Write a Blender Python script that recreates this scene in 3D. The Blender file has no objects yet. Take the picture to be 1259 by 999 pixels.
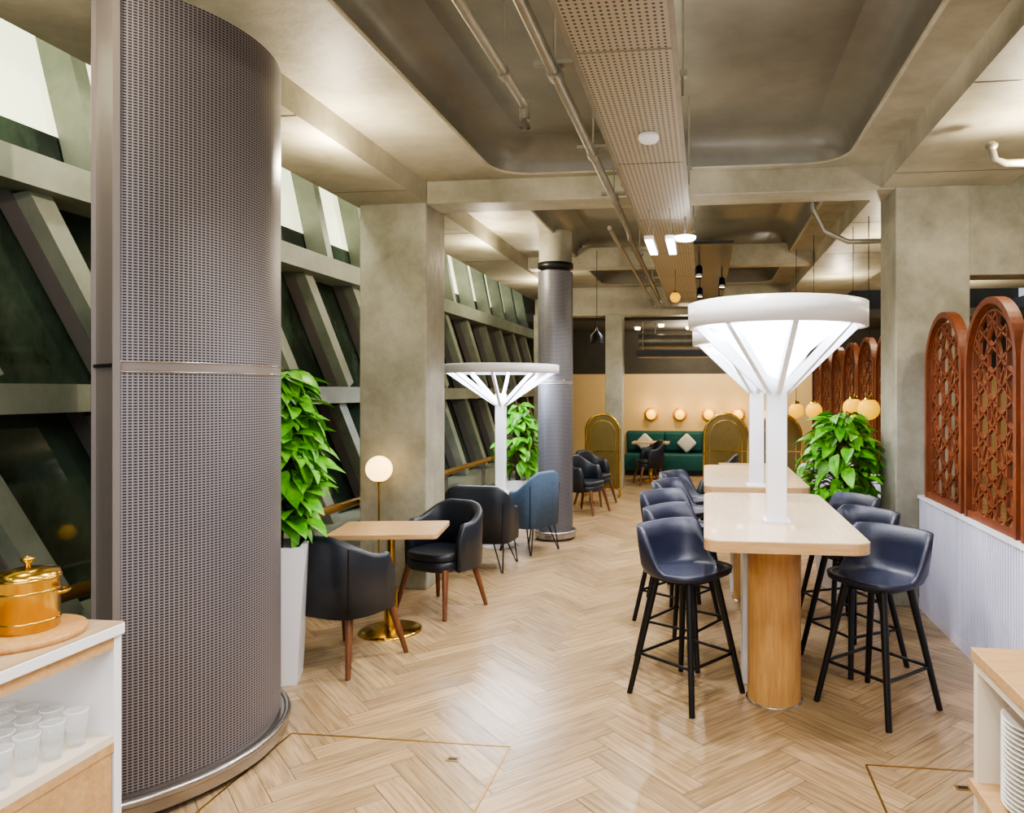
import bpy, bmesh, math, random
from mathutils import Vector, Matrix
random.seed(7)
pi=math.pi
def lin(c): 
    c=c/255.0
    return c/12.92 if c<=0.04045 else ((c+0.055)/1.055)**2.4
def C(r,g,b): return (lin(r),lin(g),lin(b),1)
# ------------------------------------------------------------ materials
def newmat(name):
    m=bpy.data.materials.new(name); m.use_nodes=True
    nt=m.node_tree; b=nt.nodes['Principled BSDF']; return m,nt,b
def mat(name,col,rough=.5,metal=0,var=.0,scale=6,bump=0,stretch=(1,1,1),col2=None,detail=6,bscale=None,coat=0,lo=.3,hi=.7):
    m,nt,b=newmat(name); N=nt.nodes; L=nt.links
    b.inputs['Roughness'].default_value=rough; b.inputs['Metallic'].default_value=metal
    b.inputs['Coat Weight'].default_value=coat
    b.inputs['Base Color'].default_value=col
    if var or col2 or bump:
        tc=N.new('ShaderNodeTexCoord'); mp=N.new('ShaderNodeMapping'); mp.inputs['Scale'].default_value=stretch
        L.new(tc.outputs['Object'],mp.inputs['Vector'])
        n=N.new('ShaderNodeTexNoise'); n.inputs['Scale'].default_value=scale; n.inputs['Detail'].default_value=detail; n.inputs['Roughness'].default_value=.68
        L.new(mp.outputs[0],n.inputs['Vector'])
        if var or col2:
            cr=N.new('ShaderNodeValToRGB'); cr.color_ramp.elements[0].position=lo; cr.color_ramp.elements[1].position=hi
            c2=col2 or tuple(x*(1-var) for x in col[:3])+(1,)
            cr.color_ramp.elements[0].color=c2; cr.color_ramp.elements[1].color=col
            L.new(n.outputs['Fac'],cr.inputs[0]); L.new(cr.outputs[0],b.inputs['Base Color'])
        if bump:
            n2=N.new('ShaderNodeTexNoise'); n2.inputs['Scale'].default_value=bscale or scale*6; n2.inputs['Detail'].default_value=4
            L.new(mp.outputs[0],n2.inputs['Vector'])
            bp=N.new('ShaderNodeBump'); bp.inputs['Strength'].default_value=bump; bp.inputs['Distance'].default_value=.01
            L.new(n2.outputs['Fac'],bp.inputs['Height']); L.new(bp.outputs[0],b.inputs['Normal'])
    return m
def emis(name,col,st,basec=None):
    m,nt,b=newmat(name); b.inputs['Base Color'].default_value=basec or col
    b.inputs['Emission Color'].default_value=col; b.inputs['Emission Strength'].default_value=st
    return m
def perf(name,solid,hole,px,py,hx,hy,metal=.7,rough=.4,rnd=False):
    m,nt,b=newmat(name); N=nt.nodes; L=nt.links
    uv=N.new('ShaderNodeUVMap'); uv.uv_map='UVMap'; sp=N.new('ShaderNodeSeparateXYZ'); L.new(uv.outputs[0],sp.inputs[0])
    def mth(op,a,bv=None):
        n=N.new('ShaderNodeMath'); n.operation=op
        for i,x in enumerate((a,bv)):
            if x is None: continue
            if isinstance(x,(int,float)): n.inputs[i].default_value=x
            else: L.new(x,n.inputs[i])
        return n.outputs[0]
    u=mth('ABSOLUTE',mth('SUBTRACT',mth('FRACT',mth('DIVIDE',sp.outputs[0],px)),.5))
    v=mth('ABSOLUTE',mth('SUBTRACT',mth('FRACT',mth('DIVIDE',sp.outputs[1],py)),.5))
    if rnd:
        d=mth('SQRT',mth('ADD',mth('MULTIPLY',u,u),mth('MULTIPLY',v,v))); h=mth('LESS_THAN',d,hx)
    else: h=mth('MULTIPLY',mth('LESS_THAN',u,hx),mth('LESS_THAN',v,hy))
    mx=N.new('ShaderNodeMix'); mx.data_type='RGBA'; L.new(h,mx.inputs[0]); mx.inputs[6].default_value=solid; mx.inputs[7].default_value=hole
    L.new(mx.outputs[2],b.inputs['Base Color'])
    inv=mth('SUBTRACT',1.0,h); L.new(mth('MULTIPLY',inv,metal),b.inputs['Metallic'])
    b.inputs['Roughness'].default_value=rough
    bp=N.new('ShaderNodeBump'); bp.inputs['Strength'].default_value=.4; bp.inputs['Distance'].default_value=.003
    L.new(inv,bp.inputs['Height']); L.new(bp.outputs[0],b.inputs['Normal'])
    return m
M={}
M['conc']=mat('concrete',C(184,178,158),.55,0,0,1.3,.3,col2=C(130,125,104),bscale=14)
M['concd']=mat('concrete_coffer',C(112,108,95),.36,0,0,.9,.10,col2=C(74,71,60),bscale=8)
M['concc']=mat('concrete_column',C(174,171,154),.55,0,0,1.7,.35,col2=C(118,116,98),bscale=14)
M['fac']=mat('facade_concrete',C(150,154,138),.5,0,0,1.3,.15,col2=C(104,111,94))
M['glassd']=mat('night_glass',C(16,26,20),.04,0,0,.9,0,col2=C(62,78,64),stretch=(1,1,.6),lo=.4,hi=.6)
M['bright']=emis('emissive_glass',C(236,238,205),1.6)  # emission put into the panes in place of the bright outside
M['perf']=perf('perforated_metal',C(138,133,138),C(16,14,16),.018,.0115,.36,.27,.45,.45)
M['perfd']=perf('perforated_metal_far',C(125,124,130),C(24,24,26),.018,.0115,.36,.27,.45,.45)
M['tray']=perf('perforated_tray',C(168,160,142),C(44,40,34),.028,.028,.23,.23,.3,.5,True)
M['frame']=mat('bronze_frame',C(122,115,112),.4,.3)
M['steel']=mat('steel',C(170,165,160),.25,.9)
M['galv']=mat('galvanised_pipe',C(150,145,130),.4,.5,.25,9)
M['black']=mat('black_metal',C(14,14,16),.4,.2)
M['white']=mat('white_enamel',C(236,236,240),.35)
M['wpanel']=mat('white_panel',C(222,222,240),.45)
M['brass']=mat('brass',C(214,174,84),.2,1)
M['brassr']=mat('brushed_brass',C(225,170,80),.5,.5)
M['brassd']=mat('aged_brass',C(165,130,70),.35,.8)
M['oak']=mat('oak',C(205,168,122),.4,0,0,5,.05,(1,8,8),C(178,140,94),coat=.2)
M['oaktop']=mat('oak_top',C(206,184,154),.3,0,0,4,.03,(10,1,8),C(184,158,124),coat=.3)
M['oakcol']=mat('oak_column',C(204,158,98),.42,0,0,5,.05,(9,9,1),C(174,126,72))
M['walnut']=mat('walnut',C(120,74,42),.4,0,0,6,.05,(8,8,1),C(85,50,28))
M['screen']=mat('brown_timber',C(138,72,38),.5,0,0,6,.05,(6,6,1),C(94,46,23))
M['leather']=mat('navy_leather',C(34,38,58),.42,0,.25,14,.1,bscale=120)
M['dleather']=mat('black_leather',C(32,37,46),.4,0,.25,10,.15,bscale=120)
M['blue']=mat('blue_fabric',C(74,96,122),.8,0,.2,20,.2,bscale=200)
M['teal']=mat('teal_velvet',C(14,84,78),.7,0,.3,10)
M['cream']=mat('cream_wall',C(222,192,138),.7,0,.08,3)
M['grey']=mat('grey_wall',C(120,120,122),.7,0,.15,2)
M['dark']=mat('dark_ceiling',C(66,62,54),.8,0,.3,3)
M['inner']=mat('cabinet_laminate',C(228,216,196),.5,0,.05,3)
M['leaf']=mat('leaf',C(122,200,44),.4,0,0,9,0,col2=C(36,118,20))
M['stem']=mat('stem',C(90,72,40),.8)
M['soil']=mat('soil',C(40,30,22),.9,0,.4,30,.5)
M['pillow']=mat('pillow',C(215,205,190),.8)
M['amber']=emis('amber_glow',(1,.50,.0,1),1.0,(.8,.42,.02,1))
M['globe']=emis('globe_glow',(1,.66,.26,1),4.0)
M['sconce']=emis('sconce_glow',(1,.55,.06,1),2.2,(.8,.45,.05,1))
M['spot']=emis('spot_glow',(1,.85,.6,1),9)
M['lampw']=emis('lamp_diffuser',C(240,245,255),12)
M['lampc']=emis('lamp_cone',C(240,243,255),7)
M['china']=mat('white_china',C(235,232,225),.2)
M['goldglass']=mat('gold_glass',C(135,118,72),.2,.4,.3,3)
M['glass']=mat('clear_glass',C(245,248,250),.05); M['glass'].node_tree.nodes['Principled BSDF'].inputs['Alpha'].default_value=.22
def floormat():
    m,nt,b=newmat('herringbone_oak'); N=nt.nodes; L=nt.links
    at=N.new('ShaderNodeVertexColor'); at.layer_name='Col'
    uv=N.new('ShaderNodeUVMap'); uv.uv_map='UVMap'; mp=N.new('ShaderNodeMapping'); mp.inputs['Scale'].default_value=(2.5,40,1); L.new(uv.outputs[0],mp.inputs[0])
    n=N.new('ShaderNodeTexNoise'); n.inputs['Scale'].default_value=1.3; n.inputs['Detail'].default_value=5; n.inputs['Distortion'].default_value=.6; L.new(mp.outputs[0],n.inputs['Vector'])
    cr=N.new('ShaderNodeValToRGB'); cr.color_ramp.elements[0].color=(.66,.61,.56,1); cr.color_ramp.elements[1].color=(1.06,1.06,1.06,1)
    cr.color_ramp.elements[0].position=.3; cr.color_ramp.elements[1].position=.62
    L.new(n.outputs['Fac'],cr.inputs[0])
    mx=N.new('ShaderNodeMix'); mx.data_type='RGBA'; mx.blend_type='MULTIPLY'; mx.inputs[0].default_value=1
    L.new(at.outputs[0],mx.inputs[6]); L.new(cr.outputs[0],mx.inputs[7]); L.new(mx.outputs[2],b.inputs['Base Color'])
    b.inputs['Roughness'].default_value=.25
    return m
M['floor']=floormat()
# ------------------------------------------------------------ builder
class B:
    def __init__(s): s.v=[];s.f=[];s.m=[];s.sm=[];s.uv=[];s.mats=[]
    def mi(s,k):
        if k not in s.mats: s.mats.append(k)
        return s.mats.index(k)
    def raw(s,vs,fs,k,smooth=False,uv=None,T=None):
        o=len(s.v)
        for i,p in enumerate(vs):
            p=Vector(p)
            if T is not None: p=T@p
            s.v.append(p); s.uv.append(uv[i] if uv else (p.x,p.y))
        mi=s.mi(k)
        for f in fs: s.f.append([o+i for i in f]); s.m.append(mi); s.sm.append(smooth)
    def box(s,lo,hi,k,bev=0,T=None):
        lo=Vector(lo);hi=Vector(hi)
        if bev<=0:
            x0,y0,z0=lo;x1,y1,z1=hi
            vs=[(x0,y0,z0),(x1,y0,z0),(x1,y1,z0),(x0,y1,z0),(x0,y0,z1),(x1,y0,z1),(x1,y1,z1),(x0,y1,z1)]
            fs=[(0,3,2,1),(4,5,6,7),(0,1,5,4),(1,2,6,5),(2,3,7,6),(3,0,4,7)]
            s.raw(vs,fs,k,False,None,T); return
        bm=bmesh.new(); bmesh.ops.create_cube(bm,size=1)
        for v in bm.verts: v.co=Vector([(lo[i]+hi[i])/2+v.co[i]*(hi[i]-lo[i]) for i in range(3)])
        bmesh.ops.bevel(bm,geom=bm.edges[:],offset=bev,segments=3,affect='EDGES',profile=.5)
        bm.verts.index_update()
        s.raw([v.co.copy() for v in bm.verts],[[v.index for v in f.verts] for f in bm.faces],k,bev>.015,None,T); bm.free()
    def bar(s,p0,p1,w,h,k,up=(0,0,1)):
        p0=Vector(p0);p1=Vector(p1);d=p1-p0;l=d.length
        if l<1e-5:return
        d.normalize();u=Vector(up); r=d.cross(u)
        if r.length<1e-4: r=d.cross(Vector((1,0,0)))
        r.normalize(); u=r.cross(d)
        vs=[]
        for p in (p0,p1):
            for a,b in ((-1,-1),(1,-1),(1,1),(-1,1)): vs.append(p+r*(a*w/2)+u*(b*h/2))
        s.raw(vs,[(0,3,2,1)[::-1],(4,5,6,7),(0,1,5,4),(1,2,6,5),(2,3,7,6),(3,0,4,7)],k)
    def cyl(s,p0,p1,r0,r1,k,seg=16):
        s.tube([p0,p1],[r0,r1],k,seg)
    def tube(s,pts,r,k,seg=10,closed=False):
        pts=[Vector(p) for p in pts];n=len(pts)
        rr=r if isinstance(r,(list,tuple)) else [r]*n
        vs=[];prev=None
        for i,p in enumerate(pts):
            if closed: t=pts[(i+1)%n]-pts[i-1]
            else: t=pts[min(i+1,n-1)]-pts[max(i-1,0)]
            t.normalize()
            if prev is None:
                a=Vector((0,0,1)) if abs(t.z)<.9 else Vector((1,0,0)); u=t.cross(a).normalized()
            else: u=(prev-t*prev.dot(t)).normalized()
            prev=u;w=t.cross(u)
            for j in range(seg):
                a=2*pi*j/seg; vs.append(p+(u*math.cos(a)+w*math.sin(a))*rr[i])
        fs=[]
        for i in range(n if closed else n-1):
            i2=(i+1)%n
            for j in range(seg):
                j2=(j+1)%seg; fs.append((i*seg+j,i*seg+j2,i2*seg+j2,i2*seg+j))
        s.raw(vs,fs,k,True)
        if not closed:
            s.raw(vs[:seg],[list(range(seg))[::-1]],k); s.raw(vs[-seg:],[list(range(seg))],k)
    def lathe(s,prof,c,k,seg=32,smooth=True,sx=1,sy=1):
        c=Vector(c);vs=[];n=len(prof)
        for r,z in prof:
            for j in range(seg):
                a=2*pi*j/seg; vs.append(c+Vector((r*math.cos(a)*sx,r*math.sin(a)*sy,z)))
        fs=[]
        for i in range(n-1):
            for j in range(seg):
                j2=(j+1)%seg; fs.append((i*seg+j,i*seg+j2,(i+1)*seg+j2,(i+1)*seg+j))
        s.raw(vs,fs,k,smooth)
    def disc(s,c,r,k,seg=32,r_in=0):
        s.lathe([(max(r_in,1e-4),0),(r,0)],c,k,seg,False)
    def sphere(s,c,r,k,seg=24,sz=1):
        n=seg//2; s.lathe([(max(1e-4,r*math.sin(pi*i/n)),-r*sz*math.cos(pi*i/n)) for i in range(n+1)],c,k,seg)
    def prism(s,poly,z0,z1,k,bev=0):
        n=len(poly)
        vs=[(x,y,z0) for x,y in poly]+[(x,y,z1) for x,y in poly]
        s.raw(vs,[[i,(i+1)%n,n+(i+1)%n,n+i] for i in range(n)],k,False)
        s.raw(vs[:n],[list(range(n))[::-1]],k); s.raw(vs[n:],[list(range(n))],k)
    def build(s,name,loc=(0,0,0),rz=0,edge=True):
        me=bpy.data.meshes.new(name); me.from_pydata([tuple(v) for v in s.v],[],s.f)
        for k in s.mats: me.materials.append(M[k])
        me.polygons.foreach_set('material_index',s.m); me.polygons.foreach_set('use_smooth',s.sm)
        ul=me.uv_layers.new(name='UVMap')
        for l in me.loops: ul.data[l.index].uv=s.uv[l.vertex_index]
        me.update()
        o=bpy.data.objects.new(name,me); o.location=loc; o.rotation_euler=(0,0,rz)
        bpy.context.scene.collection.objects.link(o); return o
def rrect(x0,y0,x1,y1,r,k=6):
    out=[]
    for cx,cy,a0 in ((x1-r,y1-r,0),(x0+r,y1-r,pi/2),(x0+r,y0+r,pi),(x1-r,y0+r,1.5*pi)):
        for i in range(k+1):
            a=a0+pi/2*i/k; out.append((cx+r*math.cos(a),cy+r*math.sin(a)))
    return out
def sup(a,R1,R2,e):
    c,s_=math.cos(a),math.sin(a); k=(abs(c/R1)**e+abs(s_/R2)**e)**(-1/e)
    return k*c,k*s_
# ------------------------------------------------------------ floor
b=B()
b.box((-4.4,-2,-.12),(6.2,16,-.004),'dark')
W=.125;n=5;cols=[]
co=math.cos(pi/4)
vs=[];fs=[];uvs=[];pc=[]
g=.0012
for i in range(-120,160):
    for j in range(-22,23):
        for kind in (0,1):
            ox=i+n*j; oy=i-n*j
            if kind==0: x0,y0,x1,y1=ox,oy,ox+n,oy+1
            else: x0,y0,x1,y1=ox+n,oy+1-n,ox+n+1,oy+1
            cx=(x0+x1)/2*W;cy=(y0+y1)/2*W
            wx=(cx-cy)*co;wy=(cx+cy)*co
            if not(-3.4<wx<6.0 and -1.9<wy<15.6): continue
            o=len(vs);sh=random.random()*50
            for (x,y) in ((x0*W+g,y0*W+g),(x1*W-g,y0*W+g),(x1*W-g,y1*W-g),(x0*W+g,y1*W-g)):
                vs.append(((x-y)*co,(x+y)*co,0))
                lx,ly=(x-x0*W,y-y0*W) if kind==0 else (y-y0*W,x-x0*W)
                uvs.append((lx+sh,ly+sh*.37))
            fs.append((o,o+1,o+2,o+3) )
            t=random.uniform(.78,1.08); pc.append((t,t*random.uniform(.97,1.0),t*random.uniform(.92,1.0)))
no=len(b.f); b.raw(vs,fs,'floor',False,uvs)
fl=b.build('floor')
ca=fl.data.color_attributes.new('Col','FLOAT_COLOR','CORNER')
base=C(178,153,119)
for p in fl.data.polygons:
    t=pc[p.index-no] if p.index>=no else (1,1,1)
    for li in p.loop_indices: ca.data[li].color=(base[0]*t[0],base[1]*t[1],base[2]*t[2],1)
# floor hatches
def hatch(x0,y0,x1,y1,h):
    b=B()
    for p,q in (((x0,y0),(x1,y0)),((x1,y0),(x1,y1)),((x1,y1),(x0,y1)),((x0,y1),(x0,y0))):
        b.bar((p[0],p[1],.0005),(q[0],q[1],.0005),.010,.003,'brassd')
    b.box((h-.03,y1-.17,0),(h+.03,y1-.13,.003),'brassd'); b.box((h-.02,y1-.16,.003),(h+.02,y1-.14,.0035),'black')
    b.build('floor_hatch')
hatch(-2.03,2.3,-.92,3.41,-1.15); hatch(.73,2.45,1.6,3.44,1.1)
# ------------------------------------------------------------ ceiling
b=B()
def plate(x0,y0,x1,y1,cx0,cy0,cx1,cy1,z,r=.3):
    k=8; inner=rrect(cx0,cy0,cx1,cy1,r,k)
    outer=[(x1,y1),(x0,y1),(x0,y0),(x1,y0)]
    vs=[(x,y,z) for x,y in inner]+[(x,y,z) for x,y in outer]; N=len(inner);fs=[]
    for c in range(4):
        for i in range(k):
            a=c*(k+1)+i; fs.append((a,a+1,N+c))
        a=c*(k+1)+k; bb=(a+1)%N; fs.append((a,bb,N+(c+1)%4,N+c))
    b.raw(vs,fs,'conc')
    loops=[(0,0),(.01,.06),(.03,.12),(.08,.17),(.16,.2),(.26,.215)]
    allv=[]
    for ins,dz in loops:
        allv+= [(x,y,z+dz) for x,y in rrect(cx0+ins,cy0+ins,cx1-ins,cy1-ins,max(.05,r-ins*.3),k)]
    fs=[]
    for l in range(len(loops)-1):
        for i in range(N):
            fs.append((l*N+i,l*N+(i+1)%N,(l+1)*N+(i+1)%N,(l+1)*N+i))
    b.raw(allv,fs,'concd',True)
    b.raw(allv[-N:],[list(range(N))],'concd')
    lip=rrect(cx0-.02,cy0-.02,cx1+.02,cy1+.02,r,k)
    b.tube([(x,y,z) for x,y in lip],.012,'conc',6,True)
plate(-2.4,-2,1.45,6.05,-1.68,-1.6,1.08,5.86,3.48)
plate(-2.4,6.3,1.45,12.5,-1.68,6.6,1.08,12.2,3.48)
b.box((-3.0,-2,3.3),(-2.35,13,3.9),'conc')
b.box((1.39,-2,3.3),(2.35,13,3.9),'conc')
b.box((2.35,-2,3.42),(6.2,13,3.9),'conc')
b.box((-2.4,-2,3.72),(1.45,13,3.9),'conc')
b.box((-4.6,-2,4.3),(-3.0,16,4.45),'fac')
b.box((-3.0,-2,3.9),(-2.9,13,4.3),'conc')
b.box((-3.2,13,2.95),(6.2,16,3.1),'dark')
for yy in (.8,2.4,4.0,5.6,7.2,8.8,10.4,12): 
    b.box((-3.0,yy-.004,3.297),(-2.352,yy+.004,3.301),'concd'); b.box((1.392,yy-.004,3.297),(2.35,yy+.004,3.301),'concd')
b.build('ceiling')
def beam(name,lo,hi,k='conc'):
    b=B(); b.box(lo,hi,k,.012); b.build(name)
beam('ceiling_beam',(-2.35,6.0,3.29),(1.5,6.34,3.6))
beam('ceiling_beam',(-2.35,9.6,3.33),(1.39,9.85,3.6))
beam('ceiling_beam',(-2.95,12.6,3.0),(1.6,13.0,3.6))
beam('lintel_beam',(2.0,6.02,2.6),(6.2,6.3,3.45),'concc')
beam('concrete_column',(-2.95,6.0,0),(-2.35,6.45,3.32),'concc')
beam('concrete_column',(1.5,6.0,0),(2.06,6.5,3.32),'concc')
beam('concrete_column',(-1.7,12.58,0),(-1.4,12.9,3.02),'concc')
beam('concrete_column',(-2.95,12.5,0),(-2.5,12.9,3.02),'concc')
# walls
b=B(); b.box((-3.5,15.4,0),(6.2,15.6,2.05),'cream'); b.box((-4.4,15.4,2.05),(6.2,15.6,4.4),'dark'); b.build('wall_back')
b=B(); b.box((6.0,-2,0),(6.2,16,3.5),'grey'); b.build('wall_right')
# ------------------------------------------------------------ facade
def FX(z): return -3.12-.17*z
b=B()
def fp(y,z,off=0): return Vector((FX(z)-off,y,z))
for z,w in ((.42,.2),(1.66,.15),(2.88,.18),(4.25,.2)):
    b.bar(fp(-2,z,.1),fp(16,z,.1),.34 if z<4 else .3,w,'fac',(0,0,1))
b.box((-3.55,-2,0),(-3.2,16,.34),'fac')
y=-1.6
while y<16:
    for z0,z1,dy,wd in ((.5,1.58,-.5,.13),(1.74,2.8,-.5,.13),(2.96,4.2,-.12,.11)):
        yy=y+(.2 if z0>1 else .45 if z0<1 else 0)
        b.bar(fp(yy,z0,.15),fp(yy+dy,z1,.15),.20,wd,'fac',(0,1,0))
        b.bar(fp(yy+wd/2+.02,z0,.18),fp(yy+dy+wd/2+.02,z1,.18),.14,.025,'black',(0,1,0))
        if z0<2.9: b.bar(fp(yy-wd/2-.012,z0,.2),fp(yy-wd/2-.012+dy,z1,.2),.1,.02,'frame',(0,1,0))
    y+=.92
b.build('window_frame_facade')
def pane(name,z0,z1,k):
    b=B(); vs=[fp(-2,z0,.26),fp(16,z0,.26),fp(16,z1,.26),fp(-2,z1,.26)]
    b.raw([tuple(v) for v in vs],[(0,1,2,3)],k)
    b.build(name)
pane('window_1',.3,1.7,'glassd'); pane('window_2',1.62,2.9,'glassd'); pane('window_3',2.8,3.25,'glassd'); pane('window_4',3.25,4.3,'bright')  # upper tier split in two; only its top part glows by itself
b=B(); b.tube([(-3.05,-1,.72),(-3.05,12.4,.72)],.036,'brassd',12)
for yy in [i*1.5-.6 for i in range(9)]:
    b.bar((-3.05,yy,0),(-3.05,yy,.7),.015,.05,'steel')
b.build('handrail')
# ------------------------------------------------------------ perforated columns
def perfcol(cx,cy,r,z1,a0,a1,k='perf',mid=None):
    b=B(); seg=64; vs=[];uv=[]
    for i in range(seg+1):
        a=a0+(a1-a0)*i/seg
        for z in (.12,z1):
            vs.append((cx+r*math.cos(a),cy+r*math.sin(a),z)); uv.append((r*(a-a0),z))
    fs=[(2*i,2*i+2,2*i+3,2*i+1) for i in range(seg)]
    b.raw(vs,fs,k,True,uv)
    arc=lambda rr,z:[(cx+rr*math.cos(a0+(a1-a0)*i/40),cy+rr*math.sin(a0+(a1-a0)*i/40),z) for i in range(41)]
    full=abs(a1-a0)>6.2
    for z in (1.775,1.815): b.tube(arc(r,z),.005,'steel',6)
    n=41
    def band(rr,z0_,z1_,k):
        A=arc(rr,z0_);Bv=arc(rr,z1_)
        b.raw(A+Bv,[(i,i+1,n+i+1,n+i) for i in range(n-1)],k,True)
    band(r+.001,1.775,1.815,'frame')
    band(r-.01,0,.13,'frame')
    b.tube(arc(r+.03,.09),.018,'steel',8); band(r+.035,.03,.1,'steel')
    P=arc(r-.01,.1)+arc(r+.035,.1); b.raw(P,[(i,i+1,n+i+1,n+i) for i in range(n-1)],'steel')
    if not full:
        p0=Vector((cx+r*math.cos(a0),cy+r*math.sin(a0),0));p1=Vector((cx+r*math.cos(a1),cy+r*math.sin(a1),0))
        pts=[p0,Vector(mid),p1]; up=Vector((0,0,z1))
        for q,w in zip(pts[:-1],pts[1:]): b.raw([q,w,w+up,q+up],[(0,1,2,3)],'frame')
        for p in pts: b.bar(p,p+up,.025,.025,'frame',(1,1,0))
        b.bar(p0+Vector((0,-.004,1.8)),pts[1]+Vector((0,-.004,1.8)),.012,.012,'black')
    return b
b=perfcol(-2.73,3.12,.70,3.3,-math.radians(49),math.radians(136),'perf',(-2.475,2.715,0)); b.build('perforated_column')
b=perfcol(-1.70,8.3,.2,3.06,0,2*pi,'perfd'); 
b.lathe([(.17,3.06),(.17,3.09),(.205,3.1),(.205,3.16),(.12,3.165)],(-1.70,8.3,0),'black'); b.lathe([(.19,3.16),(.19,3.52)],(-1.70,8.3,0),'concc')
b.build('perforated_column')
# ------------------------------------------------------------ high tables
def hightable(x0,y0,x1,y1):
    b=B(); cx=(x0+x1)/2
    b.prism(rrect(x0,y0,x1,y1,.09),.945,.995,'oak'); b.prism(rrect(x0+.004,y0+.004,x1-.004,y1-.004,.088),.995,.999,'oaktop')
    for yy in (y0+.68,y1-.3):
        b.lathe([(.145,0),(.145,.945)],(cx,yy,0),'oakcol',40)
        b.lathe([(.0001,.006),(.155,.006),(.155,0)],(cx,yy,0),'steel',40)
    b.box((cx-.16,y0+.86,0),(cx+.1,y1-.5,.945),'white')
    b.build('high_table')
hightable(0,3.45,.77,5.1); hightable(0,5.4,.77,7.0)
def treelamp(x,y,z,R,zd=1.035,th=.13,cone=True):
    b=B()
    b.box((-.052,-.052,0),(.052,.052,zd-.22),'white',.008)
    b.box((-.07,-.07,0),(.07,.07,.012),'white')
    b.lathe([(R-.05,zd+.03),(R-.03,zd),(R,zd),(R,zd+th-.005),(R-.02,zd+th),(.0001,zd+th)],(0,0,0),'white',64)
    b.lathe([(.0001,zd+.03),(R-.045,zd+.03)],(0,0,0),'lampw',64,False)
    ns=8
    for i in range(ns):
        a=2*pi*i/ns+.12
        d=Vector((math.cos(a),math.sin(a),0))
        b.bar(d*.05+Vector((0,0,zd-.335)),d*(R*.9)+Vector((0,0,zd+.02)),.028,.045,'white')
    if cone: b.lathe([(.05,zd-.27),(R*.38,zd-.12),(R*.74,zd+.02)],(0,0,0),'lampc',32)
    b.build('tree_canopy_lamp',(x,y,z))
treelamp(.385,4.0,.999,.47); treelamp(.385,5.5,.999,.47); 
# ------------------------------------------------------------ stools
def shell(b,k,R1,R2,e,zs,htop,th=.022,flare=.06,N=48):
    T=[0,.25,.5,.7,.82,.9,.96,1.0]
    rad=[0,.3,.58,.8,.92,.98,1.0,1.02]
    def surf(off,dz):
        vs=[]
        for j,t in enumerate(T):
            for i in range(N):
                a=2*pi*i/N; x,y=sup(a,R1+off,R2+off,e); h=htop(a)
                hh=[0,0,0,.0,.06,.22,.6,1.0][j]*h+[-.004,-.004,-.002,0,.006,.01,.01,.01][j]
                fl=1+flare*[0,0,0,0,0,.2,.6,1][j]*(h/.2)
                vs.append((x*rad[j]*fl,y*rad[j]*fl,zs+hh+dz))
        return vs
    nT=len(T)
    fs=[(j*N+i,j*N+(i+1)%N,(j+1)*N+(i+1)%N,(j+1)*N+i) for j in range(nT-1) for i in range(N)]
    A=surf(0,0); Bv=surf(th,-th)
    for i in range(N): 
        p=Bv[(nT-1)*N+i]; Bv[(nT-1)*N+i]=(p[0],p[1],p[2]+th)
    off=len(A)
    rim=[((nT-1)*N+i,(nT-1)*N+(i+1)%N,off+(nT-1)*N+(i+1)%N,off+(nT-1)*N+i) for i in range(N)]
    b.raw(A+Bv,fs+[tuple(off+q for q in f[::-1]) for f in fs]+rim,k,True)
def angd(a,c): 
    return abs((a-c+pi)%(2*pi)-pi)
def sm(x): 
    x=max(0,min(1,x)); return x*x*(3-2*x)
def stool(x,y,rot):
    b=B()
    shell(b,'leather',.20,.215,3,.69,lambda a:.012+.23*sm((1.72-angd(a,pi))/.7))
    b.prism([sup(2*pi*i/32,.15,.15,3) for i in range(32)],.645,.67,'black')
    feet=[]
    for sx in (-1,1):
        for sy in (-1,1):
            p0=Vector((sx*.115,sy*.115,.665));p1=Vector((sx*.225,sy*.225,0)); b.tube([p0,p1],[.021,.016],'black',10); feet.append(p0.lerp(p1,.66))
    a,c,d,e=feet
    for p,q in ((a,c),(c,e),(e,d),(d,a)): b.tube([p,q],.009,'black',8)
    b.build('bar_stool',(x,y,0),math.radians(rot))
for s_ in ((-.10,4.14,-38),(-.12,4.75,-30),(-.2,5.45,-35),(-.17,6.15,-20),(-.15,6.8,-20),(.93,4.10,222),(.93,4.76,212),(.97,5.4,205)): stool(*s_)
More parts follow.
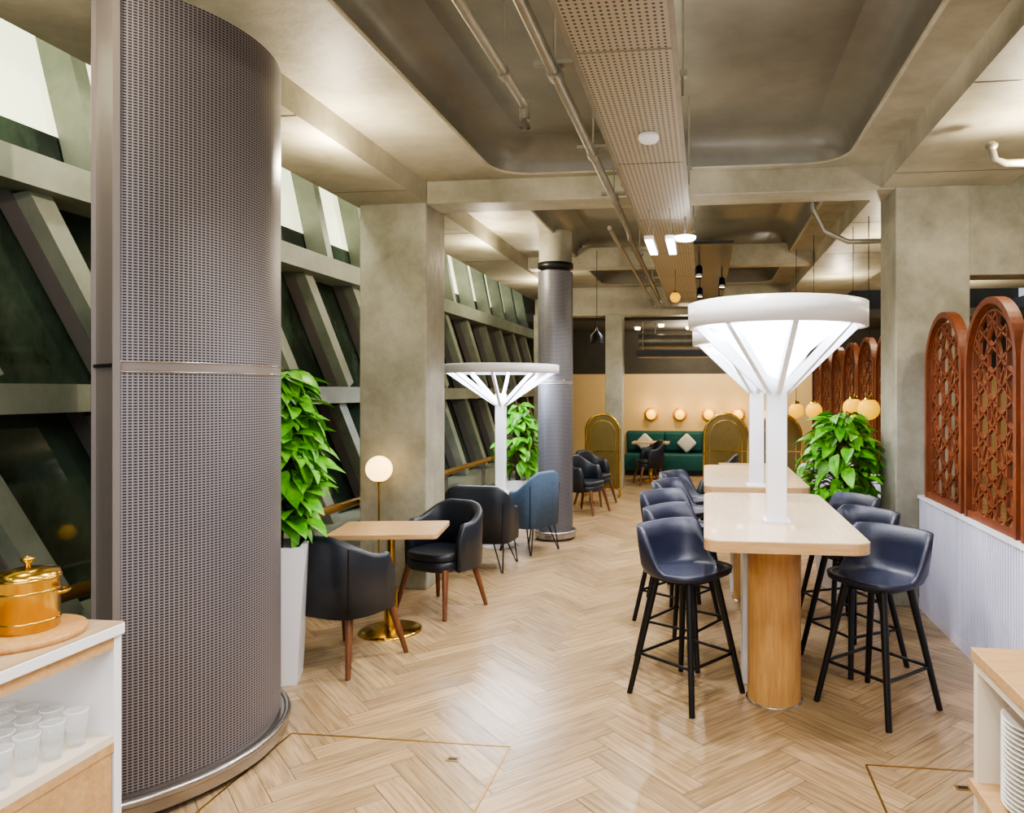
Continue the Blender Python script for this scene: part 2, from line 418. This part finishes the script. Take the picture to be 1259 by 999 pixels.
# ------------------------------------------------------------ armchairs
def armchair(x,y,rot,k,R1,R2,e,seatz,backh,armh,legs,legk,ang=1.9,flare=.1,span=.8,name='armchair'):
    b=B(); th=.055; N=44
    z0=seatz-.12
    vs=[]
    for i in range(N+1):
        a=pi-ang+2*ang*i/N; d=abs(a-pi)
        f=sm(1-(d-ang*(1-span)) /(ang*span*.75)) if d>ang*(1-span) else 1
        top=armh+(backh-armh)*f
        endf=sm((ang-d)/.18)
        top=seatz+ (top-seatz)*(.55+.45*endf)
        def P(off,z):
            fl=1+flare*(z-z0)/.5
            px,py=sup(a,R1+off,R2+off,e); return (px*fl,py*fl,z)
        zt=top
        vs+=[P(0,z0),P(0,zt-.03),P(-.008,zt-.01),P(-th/2,zt),P(-th+.008,zt-.01),P(-th,zt-.03),P(-th,z0)]
    n=7
    fs=[(i*n+j,(i+1)*n+j,(i+1)*n+(j+1)%n,i*n+(j+1)%n) for i in range(N) for j in range(n)]
    b.raw(vs,fs+[list(range(n)),list(range(N*n,N*n+n))[::-1]],k,True)
    for sa in (pi-ang*.42,pi+ang*.42):
        pts=[]
        for q in range(9):
            z=z0+.01+(armh-z0+.05)*q/8; fl=1+flare*(z-z0)/.5
            px,py=sup(sa,R1+.001,R2+.001,e); pts.append((px*fl,py*fl,z))
        b.tube(pts,.004,'black',6)
    def pad(z0,z1,s,k):
        pr=[(.94,0),(1,.3),(1,.75),(.96,.95),(.85,1.0),(.0001,1.02)]
        M_=40;v=[];
        for q,t in [(.0001,0)]+pr:
            for i in range(M_):
                px,py=sup(2*pi*i/M_,(R1-th*.9)*s,(R2-th*.9)*s,e); v.append((px*q+.01,py*q,z0+(z1-z0)*t))
        b.raw(v,[(j*M_+i,j*M_+(i+1)%M_,(j+1)*M_+(i+1)%M_,(j+1)*M_+i) for j in range(len(pr)) for i in range(M_)],k,True)
    pad(z0-.0,seatz-.04,1.0,k); pad(seatz-.045,seatz+.02,1.0,k)
    for sx in (-1,1):
        for sy in (-1,1):
            if legs=='wood':
                b.tube([(sx*R1*.62,sy*R2*.66,z0+.02),(sx*R1*.92,sy*R2*.9,0)],[.026,.015],legk,10)
            else:
                for q in (-.05,.05):
                    b.tube([(sx*R1*.62,sy*R2*.62+q,z0+.01),(sx*R1*.88,sy*R2*.82+q*.1,.008)],.007,legk,8)
    b.build(name,(x,y,0),math.radians(rot))
armchair(-2.25,4.40,72,'dleather',.275,.295,3.2,.46,.83,.70,'wood','walnut',1.95,.05)
armchair(-2.04,5.52,-112,'dleather',.26,.28,3.2,.45,.82,.69,'wood','walnut',1.95,.05)
armchair(-2.10,6.85,88,'dleather',.27,.31,5,.40,.82,.60,'pin','black',1.9,.08,.7)
armchair(-1.84,7.62,150,'blue',.25,.26,3.5,.40,.86,.66,'pin','black',1.9,.06)
armchair(-1.62,10.1,-20,'dleather',.25,.27,3,.43,.8,.65,'wood','walnut')
armchair(-1.62,10.9,-20,'dleather',.25,.27,3,.43,.8,.65,'wood','walnut')
armchair(-1.0,13.3,-160,'dleather',.25,.27,3,.43,.8,.65,'wood','walnut')
armchair(.1,8.4,200,'dleather',.26,.28,3,.43,.8,.65,'wood','walnut')
armchair(.2,10.5,170,'dleather',.26,.28,3,.43,.8,.65,'wood','walnut')
def smalltable(x,y,w,h,rot,z=.73):
    b=B(); b.prism(rrect(-w/2,-h/2,w/2,h/2,.03),z-.03,z,'oak')
    b.cyl((0,0,.02),(0,0,z-.03),.028,.028,'brass',20)
    b.lathe([(.0001,.03),(.05,.03),(.2,.018),(.215,.012),(.215,0)],(0,0,0),'brass',40)
    b.lathe([(.045,.03),(.045,.3),(.028,.32)],(0,0,0),'brass',24)
    b.build('dining_table',(x,y,0),math.radians(rot))
smalltable(-2.20,4.95,.74,.54,10)
smalltable(-1.0,13.9,.7,.5,0); smalltable(.55,9.4,.7,1.1,0)
b=B(); b.lathe([(.0001,.55),(.27,.55),(.28,.565),(.28,.575),(.27,.585),(.0001,.585)],(0,0,0),'oaktop',40)
b.cyl((0,0,.01),(0,0,.56),.035,.035,'white'); b.lathe([(.0001,.02),(.2,.015),(.2,0)],(0,0,0),'white',32); b.build('round_side_table',(-2.24,7.85,0))
treelamp(-2.22,7.85,.585,.64,1.30,.10,False)
# ------------------------------------------------------------ floor globe lamp
b=B(); b.lathe([(.0001,.02),(.1,.015),(.11,0)],(0,0,0),'brass'); b.cyl((0,0,.01),(0,0,.95),.009,.009,'brass',12)
b.lathe([(.009,.93),(.035,.945),(.035,.96)],(0,0,0),'brass'); b.sphere((0,0,1.05),.108,'globe',28)
b.build('globe_floor_lamp',(-2.68,5.8,0))
# ------------------------------------------------------------ planters / plants
def leaf(b,p,ang,pitch,L,Wd,roll):
    T=Matrix.Translation(p)@Matrix.Rotation(ang,4,'Z')@Matrix.Rotation(-pitch,4,'Y')@Matrix.Rotation(roll,4,'X')
    vs=[];nl=6
    for i in range(nl+1):
        t=i/nl; w=Wd*(math.sin(pi*min(1,t**.72))**.8 if 0<t<1 else 0.02)
        z=-.35*L*t*t; x=L*t*(1-.1*t)
        vs+=[(x,-w/2,z+.18*w),(x,0,z),(x,w/2,z+.18*w)]
    fs=[]
    for i in range(nl):
        for j in (0,1): fs.append((i*3+j,i*3+j+1,i*3+j+4,i*3+j+3))
    b.raw(vs,fs,'leaf',True,None,T)
def plant(name,x,y,zp,zt,r,nleaf,avoid=None,pl=None):
    b=B(); w0,w1=pl
    vs=[]
    for z,w in ((0,w0),(zp,w1),(zp,w1-.03),(zp-.06,w1-.035)):
        for sx,sy in ((-1,-1),(1,-1),(1,1),(-1,1)):
            q=Matrix.Rotation(math.radians(22),3,'Z')@Vector((sx*w,sy*w,z)); vs.append(q)
    fs=[(i*4+j,i*4+(j+1)%4,(i+1)*4+(j+1)%4,(i+1)*4+j) for i in range(3) for j in range(4)]
    b.raw(vs,fs,'white'); b.raw(vs[-4:],[(0,1,2,3)],'soil'); b.raw(vs[:4],[(3,2,1,0)],'white')
    b.tube([(0,0,zp-.06),(0,0,zt-.1)],.03,'stem',10)
    c=0
    while c<nleaf:
        t=random.random(); z=zp+.13+(zt-zp-.2)*t; a=random.uniform(0,2*pi)
        env=r*(1-.75*t**2.2)*(.6+.75*random.random())*(.6+.4*min(1,t*4))
        px=env*math.cos(a);py=env*math.sin(a);L=random.uniform(.13,.23)
        c+=1
        tip=Vector((x+px+math.cos(a)*L,y+py+math.sin(a)*L))
        if avoid and (tip-Vector(avoid[:2])).length<avoid[2]: 
            continue
        b.tube([(0,0,z-.06),(px*.6,py*.6,z+.02),(px,py,z)],.004,'stem',4)
        leaf(b,Vector((px,py,z)),a+random.uniform(-.6,.6),random.uniform(-1.0,.45),L,L*.5,random.uniform(-.5,.5))
    b.build(name,(x,y,0))
plant('potted_plant',-2.49,4.04,.80,1.90,.17,360,(-2.73,3.12,.73),(.12,.165))
plant('potted_plant',1.18,6.5,.62,1.58,.27,280,None,(.14,.2))
plant('potted_plant',-2.3,8.9,.6,1.6,.22,200,(-1.7,8.3,.22),(.12,.17))
# ------------------------------------------------------------ right partition
b=B(); X=1.67
for (y0,y1) in ((3.3,5.98),(6.52,12.0)):
    b.box((X+.02,y0,0),(X+.1,y1,.86),'wpanel'); b.box((X-.01,y0,.86),(X+.12,y1,.885),'white'); b.box((X+.0,y0,0),(X+.03,y1,.08),'wpanel')
    yy=y0+.02
    while yy<y1-.02:
        b.box((X,yy,.08),(X+.02,yy+.02,.86),'wpanel',0); yy+=.036
b.build('wall_partition')
def screen(y0,X=1.67,w=.8,z0=.885,z1=2.26,name='arched_lattice_screen'):
    b=B(); r=w/2-.02; zc=z1-w/2; cy=y0+w/2
    def frame(rr,wd,dep):
        pts=[(cy-rr,z0+.0),(cy-rr,zc)]+[(cy-rr*math.cos(pi*i/28),zc+rr*math.sin(pi*i/28)) for i in range(1,28)]+[(cy+rr,zc),(cy+rr,z0)]
        vs=[]
        for q,(yy,zz) in enumerate(pts):
            if zz<=zc: ny,nz=(-1 if yy<cy else 1),0
            else: ny,nz=(yy-cy)/rr,(zz-zc)/rr
            for s1,s2 in ((-1,-1),(1,-1),(1,1),(-1,1)):
                vs.append((X+.05+s2*dep/2,yy+ny*s1*wd/2,zz+nz*s1*wd/2))
        n=len(pts); b.raw(vs,[(i*4+j,i*4+(j+1)%4,(i+1)*4+(j+1)%4,(i+1)*4+j) for i in range(n-1) for j in range(4)],'screen')
    frame(r,.04,.07); frame(r-.06,.012,.02)
    b.box((X+.02,cy-r,z0),(X+.08,cy+r,z0+.045),'screen')
    ri=r-.06
    def inside(p):
        yy,zz=p[0]-cy,p[1]
        if zz<z0+.045 or abs(yy)>ri: return False
        return zz<=zc or yy*yy+(zz-zc)**2<=ri*ri
    def lines(ang,sp,off,wd=.012,dep=.02,xo=0):
        d=Vector((math.cos(ang),math.sin(ang)));nn=Vector((-d.y,d.x)); c0=Vector((cy,zc-.3))
        k=-14
        while k<14:
            o=c0+nn*(k*sp+off); st=None; last=None
            for i in range(-110,111):
                p=o+d*(i*.012)
                if inside(p):
                    if st is None: st=p
                    last=p
                elif st is not None:
                    if (last-st).length>.01: b.bar((X+.05+xo,st.x,st.y),(X+.05+xo,last.x,last.y),wd,dep,'screen',(1,0,0))
                    st=None
            k+=1
    s=.14
    for A in (pi/6,5*pi/6,pi/2): lines(A,s,s/2,.013,.02)
    for A in (pi/3,2*pi/3): lines(A,s*2,0,.009,.014)
    b.build(name)
for y0 in (3.36,4.22,5.08): screen(y0)
for y0 in (6.75,7.6,8.45,9.3,10.15,11.0): screen(y0)
# ------------------------------------------------------------ service tray and pipes
b=B()
zt=3.1
vs=[(-.54,-2,zt),(-.12,-2,zt),(-.12,12.5,zt),(-.54,12.5,zt)]
b.raw(vs,[(0,1,2,3)],'tray',False,[(v[0],v[1]) for v in vs])
for xx in (-.54,-.12):
    vs=[(xx,-2,zt),(xx,12.5,zt),(xx,12.5,zt+.09),(xx,-2,zt+.09)]; b.raw(vs,[(0,1,2,3)],'tray',False,[(v[1],v[2]) for v in vs])
    b.box((xx-.012,-2,zt-.004),(xx+.012,12.5,zt+.012),'galv')
for yy in (0.5,2,3.5,5,7,8.5,10,11.5):
    for xx in (-.56,-.10): b.cyl((xx,yy,zt),(xx,yy,3.70),.006,.006,'galv',6)
    b.box((-.58,yy-.02,zt+.09),(-.08,yy+.02,zt+.12),'galv')
for yy in (1.5,3.0,4.5,6.0,7.5,9,10.5): b.box((-.54,yy-.004,zt-.003),(-.12,yy+.004,zt),'galv')
b.build('cable_tray')
b=B()
b.tube([(-1.0,-2,3.3),(-1.0,4.0,3.3)],.024,'galv',12); b.cyl((-1.0,4.02,3.22),(-1.0,4.02,3.33),.03,.03,'galv',12)
b.lathe([(.035,0),(.03,.02),(.012,.05)],(-1.0,4.02,3.17),'galv',12)
for yy in (.5,2,3.6): b.cyl((-1.0,yy,3.3),(-1.0,yy,3.7),.006,.006,'galv',6); b.tube([(-1.0,yy-.03,3.3),(-1.0,yy+.03,3.3)],.034,'galv',12)
b.build('sprinkler_pipe')
b=B()
b.tube([(-.70,-2,3.2),(-.70,6.9,3.2),(-.70,7.0,3.15),(-.70,12,3.15)],.028,'galv',12)
for yy in (.5,2.2,3.4,4.6,5.7,8,10): 
    b.tube([(-.70,yy-.04,3.2),(-.70,yy+.04,3.2)],.038,'galv',12); b.cyl((-.70,yy,3.2),(-.70,yy,3.7),.007,.007,'galv',6); b.box((-.80,yy-.02,3.235),(-.60,yy+.02,3.255),'galv')
for xx in (-.82,): b.tube([(xx,6.34,3.12),(xx,12.4,3.12)],.02,'galv',8)
b.build('service_pipe')
b=B(); b.tube([(.95,6.5,3.46),(.95,6.6,3.3),(1.05,6.6,3.1),(1.25,6.6,3.0),(1.6,6.6,3.0)],.022,'galv',10); b.build('conduit_pipe')
b=B(); b.tube([(2.6,4.6,3.05),(1.78,4.6,3.05),(1.72,4.6,3.07),(1.70,4.6,3.14)],.022,'galv',10); b.cyl((2.5,4.6,3.05),(2.5,4.6,3.43),.012,.012,'galv'); b.lathe([(.02,0),(.035,.02),(.035,.035),(.015,.05)],(1.70,4.6,3.13),'galv',12); b.build('sprinkler_pipe')
for xx,yy in ((-.42,5.9),(-.26,5.9)):
    b=B(); b.box((-.035,-.32,-.03),(.035,.32,.0),'white',.006); b.box((-.03,-.31,-.034),(.03,.31,-.03),'lampw'); 
    for q in (-.25,.25): b.cyl((0,q,0),(0,q,.215),.004,.004,'steel',6)
    b.build('linear_pendant_light',(xx,yy,2.885))
b=B(); b.lathe([(.0001,0),(.07,0),(.085,.015),(.085,.03),(.0001,.03)],(0,0,0),'lampw'); b.cyl((0,0,.03),(0,0,.19),.01,.01,'steel'); b.build('disc_ceiling_light',(-.15,5.9,2.905))
b=B(); b.lathe([(.0001,0),(.045,0),(.058,.018),(.055,.04),(.0001,.04)],(0,0,0),'white'); b.build('smoke_detector',(-.3,4.0,3.06))
def pendant(x,y,z,r,k,top,name='globe_pendant'):
    b=B(); b.sphere((0,0,0),r,k,20); b.lathe([(r*.5,r*.85),(r*.35,r*1.2),(.005,r*1.3)],(0,0,0),'brass',16); b.cyl((0,0,r*1.2),(0,0,top-z),.004,.004,'black',6); b.build(name,(x,y,z))
pendant(1.45,7.4,1.53,.1,'amber',3.3); pendant(1.5,6.95,1.53,.1,'amber',3.3); pendant(1.25,8.6,1.47,.095,'amber',3.48); pendant(1.15,9.4,1.45,.095,'amber',3.48)
pendant(-.33,8.5,2.78,.06,'amber',3.1)
b=B(); b.lathe([(.08,0),(.08,.1),(.02,.16),(.005,.2)],(0,0,0),'black'); b.disc((0,0,.03),.07,'globe'); b.cyl((0,0,.18),(0,0,1.18),.004,.004,'black',6); b.build('black_pendant_light',(-1.35,9.2,2.3))
b=B()
for i in range(6):
    y=7.5+i*.8; x=-.05+ (i%2)*.25
    b.cyl((x,y,2.95),(x,y-.08,2.85),.035,.04,'black',12); b.cyl((x,y,2.95),(x,y,3.1),.008,.008,'black',6)
    b.lathe([(.0001,0),(.03,0)],(x,y-.085,2.845),'spot',12)
b.box((-.10,7,3.09),(.28,12.4,3.12),'black'); b.build('track_spotlights')
b=B()
for i in range(8):
    x=-1.8+i*.5; b.lathe([(.0001,0),(.045,0),(.055,.02),(.055,.05)],(x,13.8+(i%2)*.6,2.9),'spot',12)
b.build('recessed_downlights')
b=B()
b.tube([(-1.2,13.6,2.62),(-.2,13.6,2.62),(1.5,13.6,2.62)],.13,'galv',16)
b.box((-1.2,13.0,2.3),(1.4,13.5,2.42),'black')
for xx in (-1.1,0,1.3): b.cyl((xx,13.25,2.42),(xx,13.25,2.96),.008,.008,'galv',6)
for xx in (-.9,.1,1.2): b.cyl((xx,13.6,2.7),(xx,13.6,2.96),.008,.008,'galv',6)
b.build('ventilation_duct')
# ------------------------------------------------------------ back wall fittings
for x in (-1.1,-.5,.1,.7,1.3):
    b=B(); T=Matrix.Translation((x,15.4,1.2))@Matrix.Rotation(pi/2,4,'X')
    pr=[(.0001,.03),(.14,.03),(.15,.015),(.15,0)]
    vs=[];
    for r,z in pr:
        for j in range(32): a=2*pi*j/32; vs.append((r*math.cos(a),r*math.sin(a),z))
    b.raw(vs,[(i*32+j,i*32+(j+1)%32,(i+1)*32+(j+1)%32,(i+1)*32+j) for i in range(3) for j in range(32)],'brassr',True,None,T)
    b.sphere((x,15.31,1.2),.10,'sconce',20); b.build('wall_sconce')
b=B(); b.box((-1.6,14.6,.1),(1.9,15.3,.42),'teal',.03); b.box((-1.6,15.15,.42),(1.9,15.38,.86),'teal',.03)
b.box((-1.58,14.7,0),(1.88,15.3,.1),'black')
for i in range(9): b.box((-1.58+i*.39,15.1,.46),(-1.58+i*.39+.37,15.2,.83),'teal',.03)
b.build('banquette_sofa')
for x in (-1.2,-.35):
    b=B(); b.box((-.15,-.05,-.15),(.15,.05,.15),'pillow',.045,Matrix.Rotation(.78,4,'Y')); b.build('throw_pillow',(x,14.98,.63))
def archscreen(x,y,w,h,rot,k='goldglass'):
    b=B(); r=w/2
    pts=[(-r,0.12),(-r,h-r)]+[(-r*math.cos(pi*i/16),h-r+r*math.sin(pi*i/16)) for i in range(1,16)]+[(r,h-r),(r,.12)]
    b.tube([(p[0],0,p[1]) for p in pts],.02,'brass',8,True)
    n=len(pts); b.raw([(p[0],-.005,p[1]) for p in pts]+[(p[0],.005,p[1]) for p in pts],[list(range(n)),list(range(n,2*n))[::-1]],k)
    q=[(p[0]*.75,p[1]*.85+.1) for p in pts]
    b.tube([(p[0],-.01,p[1]) for p in q],.008,'brass',6,True)
    b.bar((-r,0,h*.55),(r,0,h*.55),.02,.02,'brass')
    for sx in (-r,r): b.tube([(sx,0,.12),(sx,0,0)],.02,'brass',8); b.bar((sx,-.15,.012),(sx,.15,.012),.04,.024,'brass')
    b.build('arched_room_divider',(x,y,0),rot)
archscreen(-1.62,11.7,.55,1.32,0); archscreen(.35,12.0,.7,1.32,0); archscreen(1.2,12.0,.7,1.32,0)
# ------------------------------------------------------------ left counter
x0,x1,y0,y1=-2.5,-1.9,.6,2.19
b=B()
b.box((x0,y0,.905),(x1+.015,y1,.941),'white',.004); b.box((x0,y0,.941),(x1+.013,y1-.002,.945),'oaktop'); b.box((x0+.02,y0,.0),(x1,y1-.02,.08),'black')
b.box((x0,y1-.03,.08),(x1,y1,.905),'white'); b.box((x0,y0,.08),(x0+.02,y1,.905),'inner')
b.box((x0,y0,.08),(x1,y0+.03,.905),'white')
b.box((x0,y0,.56),(x1,y1-.03,.585),'inner'); b.box((x1-.02,y0,.865),(x1,y1-.03,.905),'oak')
b.box((x0+.02,y0+.03,.08),(x1-.025,y1-.03,.53),'oak'); 
for i in range(3):
    a=y1-.03-(i+1)*.5; b.box((x1-.025,a+.006,.09),(x1-.003,a+.5-.006,.53),'oak',.003)
b.box((x1-.02,y0,.53),(x1,y1-.03,.56),'oak')
b.build('sideboard_counter')
b=B(); b.lathe([(.0001,0),(.17,0),(.175,.01),(.17,.022),(.0001,.022)],(0,0,0),'oakcol',48); b.box((-.02,-.24,.002),(.02,-.16,.02),'oakcol'); b.build('serving_board',(-2.08,2.0,.945),.3)
def bucket(x,y,z,s=1):
    b=B()
    b.lathe([(.0001,0),(.078,0),(.082,.006),(.082,.15),(.086,.155),(.086,.163),(.078,.165),(.078,.15)],(0,0,0),'brass',48)
    b.lathe([(.084,.165),(.08,.178),(.03,.188),(.0001,.19)],(0,0,0),'brass',48); b.lathe([(.008,.188),(.008,.2),(.018,.21),(.018,.218),(.0001,.226)],(0,0,0),'brass',20)
    for z_ in (.03,.12): b.lathe([(.082,z_-.004),(.085,z_),(.082,z_+.004)],(0,0,0),'brass',48)
    for sx in (-1,1):
        b.tube([(sx*(.084+.022*math.sin(pi*i/8)),.03*math.cos(pi*i/8)*1.0,.11-.0) for i in range(9)],.005,'brass',8)
    b.build('ice_bucket',(x,y,z),math.radians(30))
bucket(-2.07,2.02,.967)
b=B()
for i in range(8):
    for j in range(4):
        gx=-1.96-j*.085; gy=2.08-i*.085
        b.lathe([(.0001,.003),(.024,.0),(.033,.11),(.031,.11),(.0225,.008),(.0001,.008)],(gx,gy,.5855),'glass',16)
        b.lathe([(.0325,.108),(.034,.112),(.0315,.112)],(gx,gy,.5855),'china',16)
b.build('drinking_glasses')
# right counter
x0,x1,y0,y1=.81,1.5,.6,2.33
b=B()
b.box((x0-.01,y0,.89),(x1,y1,.925),'oak',.004); b.box((x0,y1-.03,.0),(x1,y1,.89),'inner'); b.box((x1-.02,y0,0),(x1,y1,.89),'inner')
b.box((x0-.015,y0,.5),(x1,y1,.53),'oak',.003); b.box((x0,y0,.0),(x1,y0+.03,.89),'inner'); b.box((x0+.01,y0+.03,.05),(x1-.02,y1-.03,.5),'inner')
b.box((x0,y0,.86),(x0+.02,y1-.03,.89),'inner')
b.box((x0,y1-.55,.53),(x0+.02,y1-.52,.86),'inner')
b.build('buffet_counter')
b=B()
for i in range(18):
    z=.531+i*.014; b.lathe([(.0001,z),(.06,z),(.12,z+.014),(.122,z+.017),(.115,z+.016),(.06,z+.004),(.0001,z+.004)],(.95,2.155,0),'china',40)
b.build('stacked_plates')
# ------------------------------------------------------------ lights
def light(kind,loc,energy,col,size=.1,rot=(0,0,0),size_y=None,spot=None,blend=.5):
    l=bpy.data.lights.new('lamp_'+kind.lower(),kind); l.energy=energy; l.color=col
    if kind=='AREA':
        l.size=size
        if size_y: l.shape='RECTANGLE'; l.size_y=size_y
    elif kind=='SPOT': l.spot_size=math.radians(spot or 110); l.spot_blend=blend; l.shadow_soft_size=size
    else: l.shadow_soft_size=size
    o=bpy.data.objects.new('light',l); o.location=loc; o.rotation_euler=rot; bpy.context.scene.collection.objects.link(o); return o
warm=(1,.87,.66); neu=(1,.97,.95); cool=(.76,.86,1)
light('AREA',(-.33,2.8,3.2),24,warm,.3,(pi,0,0),5)
light('AREA',(-.33,8.8,3.2),24,warm,.3,(pi,0,0),5)
for y,e in ((1.2,90),(3.0,120),(5.0,140),(7.4,125),(9.5,95),(11.5,85)):
    light('SPOT',(-.6,y,3.05),e,neu,.03,(0,0,0),None,140,.6)
    light('SPOT',(.0,y+.3,3.05),e,neu,.03,(0,0,0),None,140,.6)
for y in (2,4.5,7.8,10.5):
    light('POINT',(-2.3,y-.1,3.1),50,warm,.04)
    light('POINT',(1.9,y,3.0),40,warm,.04)
for y in (0,3.4,5.2,8,11): light('POINT',(-3.15,y,3.6),26,(1,1,.88),.05)  # points added above the soffit to brighten the facade
for y in (3,6,9,12): light('POINT',(4,y,2.9),50,warm,.08)
light('POINT',(-.3,14.2,2.6),100,warm,.05); light('POINT',(1.2,14.2,2.6),70,warm,.05)
for x in (-1.1,-.5,.1,.7): light('POINT',(x,15.12,1.36),4,(1,.62,.25),.03)
light('AREA',(.385,4.0,2.03),32,cool,.7,(0,0,0))
light('AREA',(.385,5.5,2.03),32,cool,.7,(0,0,0))
light('AREA',(-2.22,7.85,1.87),28,cool,.9,(0,0,0))
light('AREA',(-2.15,1.4,.86),2.2,neu,.3,(0,0,0),1.2)  # area light added under the counter top to brighten shelf and glasses
light('AREA',(-.5,-1.2,3.0),140,neu,3,(math.radians(35),0,0),1.5)  # added fill light behind the camera, without a fixture
w=bpy.data.worlds.new('world'); bpy.context.scene.world=w; w.use_nodes=True
w.node_tree.nodes['Background'].inputs[0].default_value=(.82,.9,1,1); w.node_tree.nodes['Background'].inputs[1].default_value=.7
try: bpy.context.scene.view_settings.look='AgX - Medium High Contrast'
except Exception as e: print(e)
# ------------------------------------------------------------ camera
cd=bpy.data.cameras.new('camera'); cam=bpy.data.objects.new('camera',cd); bpy.context.scene.collection.objects.link(cam)
cd.sensor_width=36; cd.lens=900/1259*36; cd.clip_start=.05
cam.location=(0,0,1.7); cam.rotation_euler=(pi/2,0,math.radians(7))
cd.shift_x=-125.5/1259; cd.shift_y=-19.5/1259
bpy.context.scene.camera=cam
